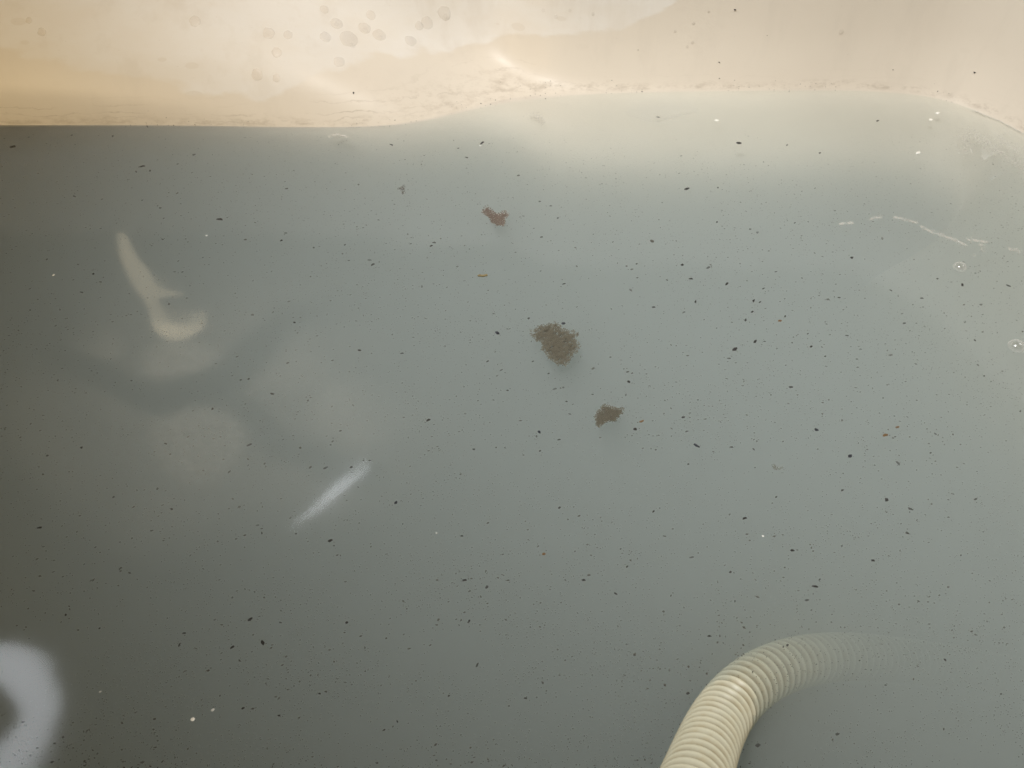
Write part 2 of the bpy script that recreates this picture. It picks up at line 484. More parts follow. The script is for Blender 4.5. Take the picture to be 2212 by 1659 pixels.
added_lamp_tube('slash_light', [(628, 1152), (680, 1100), (720, 1060), (755, 1025), (795, 1000)], [3, 12, 25, 19, 4], mat_glow('slash_glow', (.90, .94, 1), 14),  # unseen strip added so the water mirrors a pale slash
          'unseen narrow cool white strip, added to mirror as a slash in the water', z=1.9)
rp = [mirror_at(-25 + 112 * math.cos(a), 1545 + 118 * math.sin(a), z=1.5) for a in [2 * math.pi * k / 48 for k in range(48)]]
rc = sum((p for p, d in rp), Vector()) / 48
rv = []; rf = []
for k, (p, d) in enumerate(rp):
    out = (p - rc).normalized()
    for q in range(12):
        a = 2 * math.pi * q / 12
        rv.append(p + out * math.cos(a) * .043 + Vector((0, 0, 1)) * math.sin(a) * .02)
for k in range(48):
    for q in range(12):
        rf.append((k * 12 + q, k * 12 + (q + 1) % 12, ((k + 1) % 48) * 12 + (q + 1) % 12, ((k + 1) % 48) * 12 + q))
tag(link('ring_lamp', rv, rf, G_COOL), 'white ring lamp on the ceiling, mirrored in the water', 'lamp')

# ------------------------------------------------------------------ floating dirt
def flake_mesh(name, mat, seed, flat=.45, long=1.0):
    r = random.Random(seed)
    bm = bmesh.new(); bmesh.ops.create_icosphere(bm, subdivisions=2 if False else 1, radius=1)
    off = Vector((r.uniform(0, 50), r.uniform(0, 50), r.uniform(0, 50)))
    for v in bm.verts:
        s = 1 + .75 * noise.noise(v.co * 1.3 + off) + r.uniform(-.18, .18)
        v.co *= s; v.co.z *= flat; v.co.x *= long
    me = bpy.data.meshes.new(name); bm.to_mesh(me); bm.free(); me.materials.append(mat)
    return me
SP_MESH = [flake_mesh('speck', M_BLACK, s, .45, 1.0 + .35 * (s % 4)) for s in range(8)]
SP_BLUE = [flake_mesh('speck', M_BLUEBLACK, 40 + s, .5, 1.3) for s in range(3)]
SP_GREY = [flake_mesh('speck', M_GREYDIRT, 60 + s, .5, 1.2) for s in range(3)]
SP_BROWN = [flake_mesh('flake', M_BROWN, 80 + s, .4, 1.7) for s in range(3)]

def crop(x0, y0, sc, flat):
    return [((x / sc + x0) * 2212 / 2560, (y / sc + y0) * 2212 / 2560, s / sc * 2212 / 2560) for x, y, s in flat]
S = 1.728
def T(s): 
    v = [int(q) for q in s.split()]; return [tuple(v[i:i + 3]) for i in range(0, len(v), 3)]
c3 = T("322 18 10 615 35 12 765 5 10 693 68 12 708 113 9 948 118 14 435 157 8 520 168 5 612 108 6 815 185 7 1060 205 10 1243 73 7 1235 177 10 1215 210 9 1150 25 5 1195 75 5 1473 122 6 1542 150 8 1635 120 9 1847 135 6 1880 153 5 1775 223 8 1863 233 9 1875 219 9 1490 228 9 1480 266 12 1508 296 10 1546 290 7 1597 294 11 1610 314 11 1745 320 7 1770 290 4 1868 328 7 1977 322 10 2113 298 5 2000 393 7 1822 410 9 1881 417 5 1968 440 4 2067 425 4 1391 388 6 1045 243 7 1355 240 8 780 254 6 877 282 10 770 298 11 788 345 8 403 353 11 203 290 9 338 313 10 280 232 7 352 433 9 130 510 9 8 300 7 18 423 7 1090 530 12 1272 563 9 1298 563 6 1345 470 7 1268 463 6 1487 583 9 1695 615 9 1592 492 6 1780 552 7 1822 573 6 1957 515 7 1880 547 7 2147 608 22 2107 731 10 2166 769 10 2090 705 5 1786 628 9 1553 683 10 1603 650 6 1834 667 7 1736 697 9 1660 720 5 1715 797 7 1713 820 6 1760 845 5 1717 880 6 1753 872 5 1810 855 5 1243 738 12 1435 697 7 1437 727 8 1268 697 5 568 814 8 1040 811 12 1074 808 10 1176 871 11 918 937 12 947 947 10 834 944 8 1330 901 10 1434 926 10 1665 928 7 1720 937 7 1750 955 6 1850 986 14 2010 957 11 2065 901 8 2133 898 9 2193 857 11 1470 1032 9 1438 1076 13 1428 1092 8 1078 1092 15 715 1087 8 352 1104 14 205 1138 12 1340 1189 14 1406 1191 13 1517 1189 13 1570 1160 9 1597 1160 8 990 1209 13 2047 1111 10 2143 1104 8 2182 1105 9 1990 1218 9 298 808 5 226 937 7")
c4 = T("605 211 22 1060 175 16 1468 284 18 518 333 13 542 370 13 495 320 11 848 326 13 1100 318 7 1140 344 9 837 371 7 772 375 12 735 315 14 928 396 11 692 392 6 1086 417 11 124 341 8 224 397 9 247 388 7 513 423 12 793 474 24 1044 470 14 1071 475 8 1178 461 9 1292 461 8 1365 464 14 1413 455 11 1329 436 8 1637 425 9 1838 374 10 1945 400 17 2145 404 10 2026 485 13 1770 459 9 612 497 10 743 519 9 1180 536 10 1010 552 15 1197 516 5 1115 517 7 1038 517 9 1216 627 11 1278 612 9 1210 651 8 1200 620 4 1145 676 9 1292 668 12 1050 645 14 1092 645 8 1448 620 9 1384 641 6 1695 566 12 1957 562 10 2017 593 7 2000 640 8 2205 603 10 1505 679 9 1353 709 10 1183 748 9 1357 752 8 1447 738 7 1430 793 6 938 719 12 962 678 20 1636 704 16 1490 721 10 1205 842 13 2040 794 8 2013 747 8 430 647 5 72 545 13 221 568 20 350 762 14 504 820 18 500 777 10 492 876 9 348 874 10 221 845 11 226 863 7 236 905 10 184 851 13 90 732 8 158 784 9 118 1036 19 106 1055 10 250 958 10 50 1136 11 121 1118 10 203 1070 8 740 972 13 755 1034 12 532 1025 20 800 1096 36 622 1113 12 456 1041 7 762 1175 10 803 898 10 660 900 8 1055 882 9 1570 860 6 1603 890 9 1612 906 7 1652 968 8 1655 1057 8 1605 1080 7 1316 1027 20 1273 1042 7 1460 1140 19 1502 1140 5 1535 1112 8 1667 1171 14 1809 1127 10 1568 1180 11 1829 1044 9 1792 1023 8 2196 947 9 948 1102 11 1045 1111 12 870 1122 9 1320 1110 8 1050 1190 8 1222 133 8 1355 158 7 1395 80 10 885 130 10 1255 163 7 650 45 10 198 112 9 168 60 8 120 40 10 330 195 6 280 320 8 127 195 8 1600 200 12 1030 160 14 538 310 8 670 380 8 1015 383 8 985 305 5 908 366 6 1060 365 4 1365 349 5")
c5 = T("171 206 14 1035 115 14 742 125 12 490 74 12 680 38 14 778 33 7 1113 195 10 1131 210 9 1131 229 9 1167 215 5 1279 232 12 1330 251 7 1426 261 16 1443 283 9 1512 190 7 1458 157 7 1380 328 6 1710 97 18 1740 190 9 1690 197 7 1995 242 9 2108 185 10 2172 321 8 655 218 9 200 341 8 520 383 12 1004 508 12 1080 601 18 1121 589 9 929 603 12 1134 703 20 1004 722 18 1176 712 10 1089 742 10 1236 762 13 1212 615 9 795 662 12 775 712 10 284 583 13 1498 616 17 1436 553 8 1889 432 13 2007 432 14 2037 426 10 2103 463 17 2029 480 13 1968 472 8 1493 439 9 1520 410 7 1765 390 8 2027 608 12 2061 799 13 1797 866 11 1647 887 10 1940 932 14 1380 923 10 668 1031 13 1050 985 14 950 932 10 1205 1017 9 1659 1080 11 1716 1043 11 2133 1121 11 236 1138 14 428 1125 8 421 1182 10 441 932 7 1100 852 9 166 468 8 430 640 10 595 895 8 505 912 8")
c6 = T("205 119 11 267 116 10 611 136 20 638 122 9 1142 73 11 1125 100 10 940 149 11 1005 166 13 992 229 8 1027 260 10 421 249 8 659 243 9 470 297 11 498 374 12 310 432 20 332 410 16 448 490 11 777 334 14 943 398 13 1211 304 22 1427 44 13 1618 86 21 1636 25 8 1708 230 14 1722 124 13 1628 141 8 1425 285 12 1560 347 13 1310 460 18 1329 430 9 1274 518 13 963 523 9 1218 540 7 1906 60 9 2003 82 10 1885 85 10 1940 325 10 1885 462 14 655 568 16 853 674 14 495 710 10 638 730 10 47 713 8 725 629 9 1190 713 14 1871 777 15 1502 780 9 1614 886 9 760 921 14 58 943 10 1407 1097 20 1385 1122 11 1062 1145 22 1866 1076 11 2113 925 9 150 146 7 290 155 12 68 214 9 80 635 9 1178 378 9")
c1 = T("838 667 12 588 741 9 612 719 14 648 738 9 55 633 16 125 592 10 310 584 10 487 588 9 767 708 10 1550 797 10 1538 764 6 1608 762 5 1238 815 9 2082 617 12 1690 625 9 1980 640 10 2015 680 9 1735 715 7 1950 808 8 1675 710 6 873 785 7 545 648 7")
c2 = T("632 506 10 463 502 8 362 517 7 1580 522 12 980 617 14 1330 660 11 730 673 10 455 714 8 28 758 12 110 496 7 297 537 6 568 570 8 1188 627 10 1750 768 6 755 815 14 928 790 7 890 810 9 525 630 8 850 630 8")
specks = crop(0, 480, S, c3) + crop(1280, 480, S, c4) + crop(0, 1200, S, c5) + crop(1280, 1200, S, c6) + crop(0, 0, S, c1) + crop(1280, 0, S, c2)
own = {  # the dirt one can name singly, by crop position
 ('4', 800, 1096): ('largest blue black elongated flake floating lower right of the smaller brown clump', 'b'),
 ('3', 2147, 608): ('blue black oval fleck floating left of the large brown clump', 'b'),
 ('4', 221, 568): ('round black fleck stuck to the top edge of the large brown clump', 'b'),
 ('4', 605, 211): ('lone dark grey fleck floating in the pale upper water, right of the brown clumps', 'g'),
 ('4', 118, 1036): ('blue black fleck floating below left of the smaller brown clump', 'b'),
 ('4', 532, 1025): ('ragged black fleck floating just below right of the smaller brown clump', 'k'),
 ('4', 1316, 1027): ('slanted blue black fleck floating left of the orange brown flake', 'b'),
 ('4', 1460, 1140): ('round blue black fleck floating below left of the orange brown flake', 'b'),
 ('4', 1945, 400): ('three cornered black fleck floating just below the small bubble', 'k'),
 ('4', 793, 474): ('slim upright dark splinter floating in the middle of the right hand water', 'k'),
 ('4', 504, 820): ('black fleck floating midway between the two brown clumps, a little to the right', 'k'),
 ('6', 1618, 86): ('black star shaped fleck floating on the right, well above the hose', 'k'),
 ('6', 1211, 304): ('oval black fleck floating above the hose bend, largest there', 'k'),
 ('6', 310, 432): ('round grey black fleck with a pale tail floating left of the hose', 'k'),
 ('6', 611, 136): ('long thin black splinter lying slanted above the hose', 'k'),
 ('6', 1062, 1145): ('blurred dark speck sunk in the shadow right of the hose, nearer to it', 'k'),
 ('6', 1407, 1097): ('blurred dark speck sunk in the shadow right of the hose, farther from it', 'k'),
 ('6', 1871, 777): ('black fleck floating where the hose end disappears on the right', 'k'),
 ('5', 1710, 97): ('blue black fleck floating right of the pale slash of light', 'b'),
 ('5', 1080, 601): ('black four armed fleck floating in the lower left water', 'k'),
 ('5', 1134, 703): ('black upright fleck in the lower left dirt cluster, the biggest of it', 'k'),
 ('5', 1498, 616): ('single black fleck floating right of the lower left dirt cluster', 'k'),
}
own_pos = {}
for (c, x, y), v in own.items():
    x0, y0 = {'3': (0, 480), '4': (1280, 480), '5': (0, 1200), '6': (1280, 1200)}[c]
    own_pos[(round((x / S + x0) * 2212 / 2560), round((y / S + y0) * 2212 / 2560))] = v
def zone(px, py):
    if py < 480:
        a = 'near the far wall'
        b = 'on the left' if px < 800 else ('in the middle' if px < 1450 else 'on the right')
    elif py < 1050:
        a = 'halfway across'
        b = 'on the dim left' if px < 620 else ('left of the brown clumps' if px < 1140 else ('right of the brown clumps' if px < 1680 else 'towards the right edge'))
    else:
        a = 'close to the viewer'
        b = 'on the dark left' if px < 620 else ('in the middle' if px < 1240 else 'around the hose')
    return a, b
def scatter(me, p, r, label, cat, group=None, name='speck', yaw=None, stretch=1.0):
    o = bpy.data.objects.new(name, me); col.objects.link(o)
    o.location = p; o.scale = (r * stretch, r, r)
    o.rotation_euler = (rnd.uniform(-.25, .25), rnd.uniform(-.25, .25), rnd.uniform(0, 6.28) if yaw is None else yaw)
    tag(o, label, cat, group); return o
specks.sort(key=lambda s: -s[2])
for k, (px, py, s) in enumerate(specks[:300 + len(own_pos)]):
    v = own_pos.get((round(px), round(py)))
    u = rnd.random()
    fade = min(1, max(0, (py - 300) / 1300))
    if v: dep = .0004 if 'sunk' not in v[0] else .010
    else: dep = .0004 if u < .5 - .25 * fade else rnd.uniform(.002, .012)
    r = s * .5 * mpp(px, py) * (.84 - .16 * fade)
    p = on_water(px, py, -dep)
    if v:
        me = {'b': SP_BLUE, 'g': SP_GREY, 'k': SP_MESH}[v[1]]
        st = 1.0
        if 'long thin' in v[0] or 'slim' in v[0]: st = 1.7; r *= .5
        if 'elongated' in v[0]: st = 1.5; r *= .62
        yaw = .6 if 'slanted above' in v[0] else (1.25 if 'slim' in v[0] else (-.5 if ('elongated' in v[0] or 'slanted blue' in v[0]) else None))
        scatter(me[k % 3], p, r, v[0], 'dirt speck', name='dirt_fleck', yaw=yaw, stretch=st)
    else:
        a, b = zone(px, py)
        lab = 'tiny dark dirt speck floating ' + a + ', ' + b
        me = rnd.choice(SP_MESH if u < .55 else SP_MESH + SP_GREY * 3)
        scatter(me, p, r, lab, 'dirt speck', 'dirt specks ' + a + ', ' + b, name='dirt_speck', yaw=rnd.gauss(.2, .5), stretch=rnd.uniform(1, 1.5))
for (px, py, s), lab, st in zip(crop(1280, 480, S, [(1613, 1050, 20), (1665, 1015, 14), (1158, 555, 16), (560, 990, 16)]) + crop(1280, 1200, S, [(138, 318, 16)]),
        ['orange brown flake floating right of centre, the brightest of the brown bits', 'small dark brown flake just above the orange brown flake',
         'faint tan crumb floating among black specks right of the large clump', 'pale tan crumb floating close to the right tip of the smaller clump',
         'faint reddish crumb floating left of the hose'], (1.3, 1.2, 1, 1, .8)):
    scatter(SP_BROWN[int(px) % 3], on_water(px, py, -.0012), s * .42 * mpp(px, py), lab, 'dirt flake', name='brown_flake', yaw=.5, stretch=st)

# fine silt: too small to count
def joined_specks(name, n, place, size, mat, label, kind='stuff', flat=.5, long=1.6):
    v = []; f = []
    for _ in range(n):
        p = place()
        if p is None: continue
        r = size(); a = rnd.gauss(.2, .6); ca, sa = math.cos(a), math.sin(a); lo = rnd.uniform(1, long)
        b = len(v)
        for dx, dy, dz in ((1, 0, 0), (0, 1, 0), (-1, 0, 0), (0, -1, 0), (0, 0, 1), (0, 0, -1)):
            x = dx * r * lo * rnd.uniform(.6, 1.2); y = dy * r * rnd.uniform(.6, 1.2)
            v.append(p + Vector((x * ca - y * sa, x * sa + y * ca, dz * r * flat)))
        for i in range(4):
            j = (i + 1) % 4
            f.append((b + i, b + j, b + 4)); f.append((b + j, b + i, b + 5))
    o = link(name, v, f, mat, smooth=False); tag(o, label, kind=kind); return o
def silt_place():
    px, py = rnd.uniform(-60, 2270), rnd.uniform(290, 1690)
    dens = .25 + .9 * noise.noise(Vector((px / 300, py / 160, 3.3))) + .5 * noise.noise(Vector((px / 90, py / 60, 8.3))) + (.62 if py < 750 else .35 if py < 950 else -.15)
    if rnd.random() > dens: return None
    if px > 900 and py < 350 and rnd.random() < .5: return None
    return on_water(px, py, -rnd.choice((.001, .002, .004, .007, .011)))
joined_specks('silt', 20000, silt_place, lambda: abs(rnd.gauss(0, .00020)) + .00014, M_GREYDIRT, 'fine grey silt drifting in the cloudy water', long=2.6)
def murk_place():
    px, py = rnd.uniform(-80, 2290), rnd.uniform(270, 1700)
    if rnd.random() > .42 + .8 * noise.noise(Vector((px / 240, py / 130, 5.3))) + .35 * noise.noise(Vector((px / 80, py / 50, 2.3))): return None
    return on_water(px, py, -rnd.uniform(.002, .016))
joined_specks('murk', 46000, murk_place, lambda: rnd.uniform(.00016, .00036), M_GREYDIRT, 'fine dark murk suspended in the bath water', long=1.3)
joined_specks('murk', 16000, murk_place, lambda: rnd.uniform(.00014, .00030), mat_plain('pale_murk', (.30, .31, .29), .8), 'fine pale murk suspended in the bath water', long=1.3)
def tide_place():
    i = rnd.randrange(NP)
    p = per[i]
    if p.y < .5 or abs(p.x) > .62: return None
    if noise.noise(Vector((p.x * 14, 1.7, 0))) < -.15: return None
    z = abs(rnd.gauss(0, .0045)) - .001
    w = wall_point(i, z, 0)
    return w
joined_specks('tide_grime', 1700, tide_place, lambda: abs(rnd.gauss(0, .00025)) + .00015, M_GREYDIRT, 'crumbs of grime dried on the tub wall along the waterline', flat=.8, long=1.3)

# brown clumps
def inside(p, poly):
    c = False; j = len(poly) - 1
    for i in range(len(poly)):
        a, b = poly[i], poly[j]
        if (a.y > p.y) != (b.y > p.y) and p.x < (b.x - a.x) * (p.y - a.y) / (b.y - a.y) + a.x: c = not c
        j = i
    return c
def clump(name, outline, mat, label, seed, n=1600, z=-.0004, thick=.0022):
    r = random.Random(seed)
    pts = resample(catmull([on_water(*p) for p in outline], 8, True), 90)
    xs = [p.x for p in pts]; ys = [p.y for p in pts]
    c = sum(pts, Vector()) / len(pts); R = sum((p - c).length for p in pts) / len(pts)
    off = Vector((seed * 3.1, 0, 0))
    v = []; f = []; e = []; made = 0; tries = 0
    while made < n and tries < n * 30:
        tries += 1
        p = Vector((r.uniform(min(xs) - R * .1, max(xs) + R * .1), r.uniform(min(ys) - R * .1, max(ys) + R * .1), 0))
        q = p + Vector((noise.noise(p * 900 + off), noise.noise(p * 900 - off), 0)) * R * .10
        if not inside(q, pts): continue
        de = min((q - t).length for t in pts) / R
        if r.random() > .32 + de * 3.0 + .95 * noise.noise(p * 380 + off): continue
        made += 1
        rad = R * r.uniform(.028, .075) * (.55 + min(.45, de)); a0 = r.uniform(0, 6.28); st = r.uniform(1, 2.4); k = r.randint(5, 8)
        tx, ty = r.gauss(0, .12), r.gauss(0, .12); zz = z - thick * r.random() * min(1, .25 + de * 2)
        b = len(v)
        for i in range(k):
            an = 2 * math.pi * i / k; x = math.cos(an) * st * r.uniform(.55, 1.2) * rad; y = math.sin(an) * r.uniform(.55, 1.2) * rad
            X = x * math.cos(a0) - y * math.sin(a0); Y = x * math.sin(a0) + y * math.cos(a0)
            v.append(Vector((p.x + X, p.y + Y, zz + X * tx + Y * ty))); e.append(1 - min(1, de * 2))
        v.append(Vector((p.x, p.y, zz + rad * .2))); e.append(1 - min(1, de * 2))
        v.append(Vector((p.x, p.y, zz - rad * .2))); e.append(1 - min(1, de * 2))
        for i in range(k):
            f.append((b + i, b + (i + 1) % k, b + k)); f.append((b + (i + 1) % k, b + i, b + k + 1))
    o = link(name, v, f, mat, smooth=False, attrs={'edge': e}); tag(o, label, 'dirt clump'); return o
def px_of(x0, y0, sc, pts): return [((x / sc + x0) * 2212 / 2560, (y / sc + y0) * 2212 / 2560) for x, y in pts]
clump('brown_clump', px_of(1280, 760, 4.6075, [(225, 300), (330, 235), (440, 200), (530, 205), (590, 260), (660, 300), (715, 290), (775, 325), (770, 360), (740, 390), (780, 420), (780, 510), (720, 570), (650, 670), (590, 700), (500, 680), (420, 610), (360, 540), (340, 470), (290, 420), (250, 400)]),
      M_CLUMP, 'large ragged brown clump of sludge floating in the middle of the water', 1)
clump('brown_clump', px_of(1280, 760, 4.6075, [(960, 1260), (1010, 1190), (1070, 1140), (1140, 1160), (1210, 1180), (1295, 1190), (1290, 1240), (1240, 1290), (1200, 1345), (1130, 1350), (1060, 1370), (1020, 1415), (970, 1390), (955, 1330)]),
      M_CLUMP, 'smaller tan brown clump floating below right of the large one', 2, n=1700)
clump('brown_clump', px_of(1150, 440, 4.424, [(240, 390), (270, 320), (330, 330), (380, 375), (440, 385), (500, 360), (550, 410), (510, 450), (490, 540), (420, 530), (370, 520), (330, 480), (300, 430)]),
      M_CLUMP2, 'reddish brown frayed clump floating nearer the far wall', 3, n=1300, z=-.0012)
clump('brown_clump', px_of(900, 200, 3.687, [(340, 1000), (370, 980), (395, 958), (412, 960), (414, 1040), (385, 1050), (376, 1020)]),
      M_CLUMP3, 'tiny reddish brown scrap, the clump closest to the far wall', 4, n=300, thick=.0006)
clump('brown_clump', px_of(1280, 480, S, [(1120, 1175), (1140, 1172), (1150, 1184), (1172, 1183), (1170, 1195), (1145, 1200), (1128, 1192)]),
      M_CLUMP, 'small brown curl of sludge floating above the hose bend', 5, n=260, thick=.0006)
# the straw-like scrap
a, b = on_water(1032, 595.5), on_water(1053, 594.5)
v, f = tube([a.lerp(b, t) + Vector((0, 0, -.0002 + .0003 * math.sin(t * 9))) for t in [k / 8 for k in range(9)]], [.0006, .0009, .001, .0009, .001, .001, .0009, .001, .0008], 8)
tag(link('straw_scrap', v, f, mat_plain('straw', (.16, .13, .06), .7, (.28, .22, .11), 700)), 'short olive straw scrap floating left of the large brown clump', 'straw')

# ------------------------------------------------------------------ bubbles, foam, soap bits, painted reflections
def bubble(px, py, rpx, label):
    r = rpx * mpp(px, py); p = on_water(px, py)
    bm = bmesh.new(); bmesh.ops.create_uvsphere(bm, u_segments=32, v_segments=20, radius=r)
    for q in bm.verts:
        if q.co.z < 0: q.co.z *= .25
        else: q.co.z *= .85
        k = math.hypot(q.co.x, q.co.y) / r
    me = bpy.data.meshes.new('bubble'); bm.to_mesh(me); bm.free(); me.materials.append(M_BUBBLE)
    me.polygons.foreach_set('use_smooth', [True] * len(me.polygons))
    o = bpy.data.objects.new('bubble', me); col.objects.link(o); o.location = p + Vector((0, 0, .0006))
    tag(o, label, 'bubble', 'soap bubbles on the water'); return o
bubble(2072, 579, 13.5, 'clear soap bubble near the right edge, the smaller one, under the foam streak')
bubble(2194, 750, 17, 'larger clear soap bubble at the right edge of the water')
bubble(2104, 553, 3, 'pinhead bubble just above the smaller soap bubble')

def foam(name, lines, width, n, label, cat, rr=(.00018, .00045)):  # soap foam, also lays the painted waterline glints
    v = []; f = []
    segs = []
    for ln in lines:
        for a, b in zip(ln, ln[1:]): segs.append((a, b))
    tot = [math.dist(a, b) for a, b in segs]
    for _ in range(n):
        a, b = rnd.choices(segs, tot)[0]; t = rnd.random()
        px = a[0] + (b[0] - a[0]) * t + rnd.gauss(0, width); py = a[1] + (b[1] - a[1]) * t + rnd.gauss(0, width * .8)
        p = on_water(px, py, 0.0001); r = rnd.uniform(*rr)
        base = len(v)
        for k, (zz, rad) in enumerate(((0, 1), (.45, .85), (.75, .5))):
            for q in range(6):
                an = q * math.pi / 3
                v.append(p + Vector((math.cos(an) * r * rad, math.sin(an) * r * rad, zz * r)))
        v.append(p + Vector((0, 0, .85 * r)))
        for k in range(2):
            for q in range(6):
                f.append((base + k * 6 + q, base + k * 6 + (q + 1) % 6, base + k * 6 + 6 + (q + 1) % 6, base + k * 6 + 6 + q))
        for q in range(6): f.append((base + 12 + q, base + 12 + (q + 1) % 6, base + 18))
        f.append(tuple(base + q for q in range(6))[::-1])
    o = link(name, v, f, M_FOAM); tag(o, label, cat, 'soap foam and painted glints on the water'); return o
def C3(*pts): return px_of(2060, 480, 3.77, pts)
foam('foam_streak', [C3((140, 302), (200, 295), (270, 290)), C3((425, 262), (470, 245), (540, 238))], 2.2, 150, 'two short white foam dashes at the left end of the long foam streak', 'foam')
foam('foam_streak', [C3((660, 235), (760, 262), (880, 288)), C3((920, 325), (1000, 370), (1100, 400), (1180, 435), (1260, 465), (1340, 505)), C3((1350, 445), (1470, 465), (1540, 475)), C3((1480, 490), (1500, 560)), C3((1740, 535), (1850, 562))],
     2.6, 620, 'long thin white foam streak drifting near the right wall', 'foam')
def C2(*pts): return px_of(1280, 0, S, pts)
foam('foam_patch', [C2((1940, 570), (1960, 630)), C2((1960, 560), (2020, 600), (2080, 620)), C2((1950, 640), (1990, 660)), C2((2080, 640), (2140, 680), (2230, 730)), C2((2100, 600), (2200, 660))],
     7, 900, 'pale soap foam patch in the right corner beside the tub wall', 'foam', (.0002, .0005))
foam('foam_patch', [px_of(0, 0, S, [(1425, 590), (1460, 580), (1500, 592)])], 2.2, 160, 'small white foam patch by the wall at the left of the bulge', 'foam')
foam('foam_patch', [px_of(900, 200, 3.687, [(1560, 320), (1640, 330), (1680, 400)])], 5, 150, 'faint white foam smear over the sunken bulge', 'foam')
foam('glint_line', [[(84, 271.5), (140, 271), (208, 271)]], .55, 160, 'bright white painted glint along the waterline at the far left', 'foam')  # waterline highlights, here and below, painted as rows of white dots
foam('glint_line', [[(700, 275), (760, 275.5), (832, 272)]], .5, 110, 'thin white painted glint along the waterline left of the bulge', 'foam')
foam('glint_line', [[(2100, 238), (2160, 262), (2225, 296)]], .7, 150, 'white painted glint hugging the wall in the right corner', 'foam')
M_REFLECTION = None
def mat_reflection():  # rippled reflection on the water, painted as a thin pale sheet
    k = N('painted_reflection')
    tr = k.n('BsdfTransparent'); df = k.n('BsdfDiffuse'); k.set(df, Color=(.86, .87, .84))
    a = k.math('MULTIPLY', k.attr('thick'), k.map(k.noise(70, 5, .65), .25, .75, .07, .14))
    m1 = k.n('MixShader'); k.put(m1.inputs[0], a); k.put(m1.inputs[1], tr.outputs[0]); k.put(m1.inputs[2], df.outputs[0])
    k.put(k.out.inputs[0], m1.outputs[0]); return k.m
M_REFLECTION = mat_reflection()
def seg_dist(px, py, line):
    best = 1e9
    for (ax, ay), (bx, by) in zip(line, line[1:]):
        t = max(0, min(1, ((px - ax) * (bx - ax) + (py - ay) * (by - ay)) / ((bx - ax) ** 2 + (by - ay) ** 2)))
        best = min(best, math.hypot(px - ax - t * (bx - ax), py - ay - t * (by - ay)))
    return best
def sm(x): x = min(1, max(0, x)); return x * x * (3 - 2 * x)
BAND1 = [(60, 700), (85, 745), (150, 785), (230, 815), (300, 845), (370, 858), (440, 845), (500, 800), (560, 748), (610, 705), (680, 668), (760, 650), (860, 655)]  # dark winding band of the painted reflection
BAND2 = [(470, 850), (520, 880), (580, 925), (640, 970), (720, 1010), (800, 1040)]
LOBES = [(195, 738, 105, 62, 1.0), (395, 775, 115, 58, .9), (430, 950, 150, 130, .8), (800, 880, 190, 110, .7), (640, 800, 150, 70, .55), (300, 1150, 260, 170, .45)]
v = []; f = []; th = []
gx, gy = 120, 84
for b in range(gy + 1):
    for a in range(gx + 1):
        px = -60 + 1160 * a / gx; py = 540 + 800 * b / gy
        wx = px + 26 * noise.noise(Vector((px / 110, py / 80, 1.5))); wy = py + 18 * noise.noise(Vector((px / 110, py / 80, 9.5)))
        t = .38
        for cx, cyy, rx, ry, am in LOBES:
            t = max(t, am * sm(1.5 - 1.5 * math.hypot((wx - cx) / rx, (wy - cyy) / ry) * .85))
        t *= sm((seg_dist(wx, wy, BAND1) - 14) / 46) * (.25 + .75 * sm((seg_dist(wx, wy, BAND2) - 12) / 46))
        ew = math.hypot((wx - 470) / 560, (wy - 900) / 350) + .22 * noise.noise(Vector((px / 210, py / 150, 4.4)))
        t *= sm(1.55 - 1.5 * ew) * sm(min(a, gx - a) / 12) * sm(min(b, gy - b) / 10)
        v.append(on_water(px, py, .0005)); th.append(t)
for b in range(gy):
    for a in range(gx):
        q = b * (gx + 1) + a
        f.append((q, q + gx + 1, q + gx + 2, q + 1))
tag(link('painted_reflection', v, f, M_REFLECTION, attrs={'thick': th}), 'faint pale painted reflection with a dark winding band, on the dim water', 'painted reflection')
SOAP = [flake_mesh('soap_flake', M_WHITE, 120 + s, .4, 1.4) for s in range(3)]
bits = [(crop(0, 1200, S, [(832, 1036, 24)])[0], 'bright white soap crumb floating at the lower left, the biggest'),
        (crop(0, 1200, S, [(920, 994, 18)])[0], 'fainter white soap crumb beside the biggest crumb at the lower left'),
        (crop(0, 1200, S, [(433, 915, 12)])[0], 'small white soap crumb right of the ring of light'),
        (crop(0, 1200, S, [(1885, 230, 9)])[0], 'tiny white soap crumb floating right of the slash of light'),
        (crop(1280, 1200, S, [(1085, 243, 12)])[0], 'small white soap crumb floating above the hose'),
        (crop(1280, 0, S, [(885, 520, 18)])[0], 'white soap crumb floating by the middle of the far waterline'),
        (crop(1280, 0, S, [(1808, 518, 20)])[0], 'white soap sliver near the right corner, lower of a close pair'),
        (crop(1280, 0, S, [(1840, 488, 18)])[0], 'white soap sliver near the right corner, upper of a close pair'),
        (crop(1280, 0, S, [(1755, 660, 20)])[0], 'white soap sliver floating alone inside the right corner'),
        (crop(0, 480, S, [(230, 360, 16)])[0], 'white sliver in the dim water at the left edge'),  # pale elongated mark at the left edge
        (crop(900, 200, 3.687, [(1115, 605, 30)])[0], 'white soap crumb under the bulge of the far wall'),
        (crop(0, 480, S, [(892, 188, 12)])[0], 'pale soap crumb floating right of the warm light streak')]
for k, ((px, py, s), lab) in enumerate(bits):
    scatter(SOAP[k % 3], on_water(px, py, -.0002 if k in (0, 5, 6, 7, 8, 9) else -.003), s * .36 * mpp(px, py), lab, 'soap crumb', 'soap crumbs on the water', name='soap_crumb', yaw=rnd.uniform(-.3, .6))

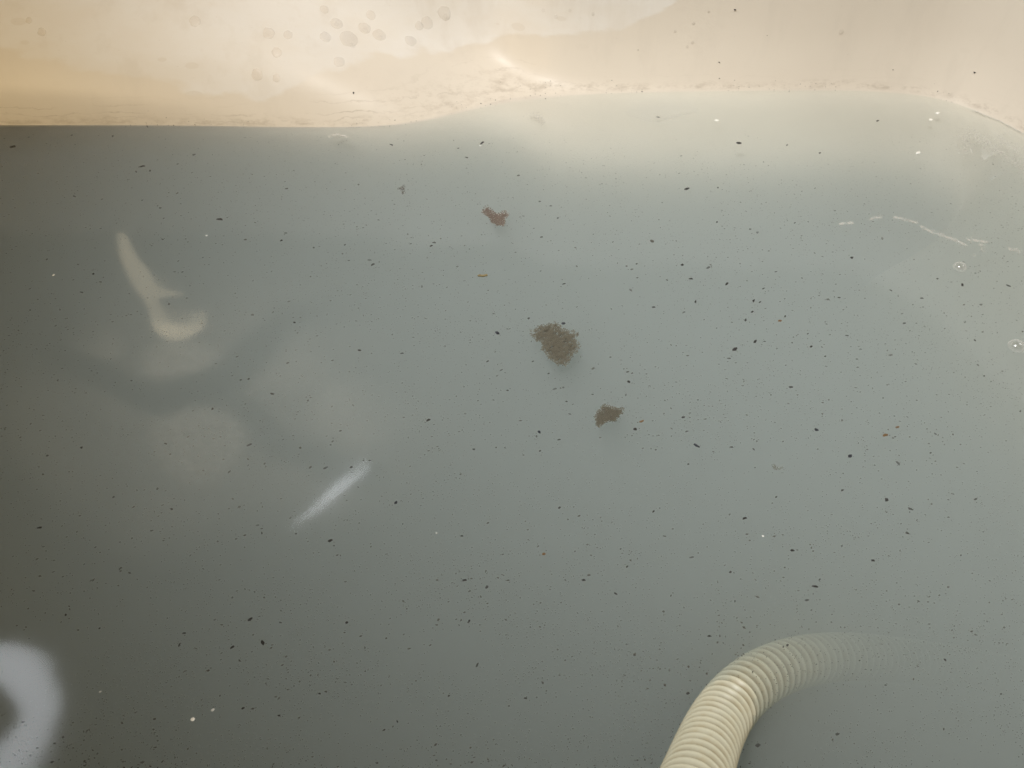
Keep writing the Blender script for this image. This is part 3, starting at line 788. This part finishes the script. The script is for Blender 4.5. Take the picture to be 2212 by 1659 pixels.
# ------------------------------------------------------------------ marks on the tub wall
def droplet(px, py, rpx, label, group, hgt=.16, mat=M_DROP, name='water_droplet', jag=.08):
    p, n = on_tub(px, py)
    if p is None: return
    if n.dot(Vector((0, 0, H)) - p) < 0: n = -n
    r = rpx * (p - Vector((0, 0, H))).dot(Vector((0, CP, -SP))) / F
    u = n.cross(Vector((0, 0, 1))).normalized(); w = n.cross(u)
    off = rnd.uniform(0, 90); v = []; f = []
    for k, (s, h) in enumerate(((1, -.02), (.93, .35), (.75, .7), (.45, .93))):
        for q in range(20):
            a = q * math.pi / 10
            rr = r * s * (1 + jag * noise.noise(Vector((math.cos(a) * 1.5 + off, math.sin(a) * 1.5, 0))) * 2)
            v.append(p + u * math.cos(a) * rr + w * math.sin(a) * rr * 1.05 + n * (h * r * hgt))
    v.append(p + n * r * hgt)
    for k in range(3):
        for q in range(20):
            f.append((k * 20 + q, k * 20 + (q + 1) % 20, k * 20 + 20 + (q + 1) % 20, k * 20 + 20 + q))
    for q in range(20): f.append((60 + q, 60 + (q + 1) % 20, 80))
    o = link(name, v, f, mat); tag(o, label, 'droplet', group); return o
K = 3.687
dl = crop(560, 0, K, [(410, 305, 55), (590, 320, 42), (485, 485, 46), (305, 690, 52), (485, 720, 36), (1060, 570, 50), (925, 85, 40), (1040, 215, 58), (935, 340, 52), (1150, 360, 85), (1295, 255, 58), (1355, 135, 44), (1430, 330, 62), (1720, 370, 55), (1870, 215, 58), (2030, 120, 62), (1800, 240, 40)])
DL = ['water spot at the upper left of the bright wall patch, left of a close pair', 'water spot at the upper left of the bright wall patch, right of a close pair',
      'lone water spot in the middle of the bright wall patch', 'tall water spot low on the bright wall patch, left of a close pair', 'small water spot low on the bright wall patch, right of a close pair',
      'water spot at the right tip of the bright wall patch', 'small water spot at the top edge, left end of the spot cluster', 'round water spot with a drop at its centre, just below the top edge',
      'oval water spot below left of the spot with a central drop', 'largest water spot of the cluster, just above the scalloped soap edge', 'round water spot in the middle of the cluster, right of the largest',
      'small faint water spot at the top of the cluster', 'round water spot at the lower right of the cluster', 'faint lone water spot right of the cluster', 'upper water spot of an overlapping pair at the right',
      'water spot with a drop, farthest right at the top edge', 'lower water spot of an overlapping pair at the right']
for (px, py, r), lab in zip(dl, DL):
    droplet(px, py, r, lab, 'soapy water spots on the tub wall', hgt=.07)
for (px, py, r), lab in zip(crop(0, 0, S, [(842, 92, 24), (180, 138, 18), (125, 88, 14)]), ['lone round water spot left of the bright wall patch, near the top edge', 'water spot in the upper left corner, lower of two', 'small water spot in the upper left corner, upper of two']):
    droplet(px, py, r, lab, 'soapy water spots on the tub wall', hgt=.07)
M_DROP2 = mat_thin('clear_droplet', (.86, .80, .72), .05, .08, 1.15)
for px, py, r in crop(560, 0, K, [(1040, 222, 22), (1300, 280, 26), (1440, 345, 24), (1180, 420, 30), (2040, 150, 22), (408, 325, 12)]) + crop(1280, 0, S, [(785, 100, 7), (1422, 138, 10), (705, 135, 6), (850, 50, 5), (757, 202, 6), (780, 183, 7), (190, 72, 8), (135, 45, 8), (250, 45, 7), (350, 60, 7)]):
    droplet(px, py, r, 'small clear water drop clinging to the tub wall', 'clear drops on the tub wall', hgt=.16, mat=M_DROP2)
for (px, py, s), lab in zip(crop(1280, 0, S, [(963, 41, 8), (895, 269, 8), (1998, 313, 10), (1646, 302, 6), (1102, 153, 5), (545, 216, 4)]) + crop(0, 0, S, [(1526, 400, 8)]),
        ['black speck on the tub wall at the top edge', 'black speck on the tub wall halfway down, right of centre', 'black speck on the tub wall, the one farthest right',
         'faint black speck on the tub wall between two larger specks', 'pinpoint speck on the tub wall below the top speck', 'pinpoint speck on the tub wall near the middle', 'black speck on the tub wall under the scalloped soap edge']):
    p, n = on_tub(px, py)
    d = (p - Vector((0, 0, H))).length
    scatter(SP_MESH[int(px) % 8], p, s * .42 * d / F, lab, 'dirt speck', name='wall_speck')
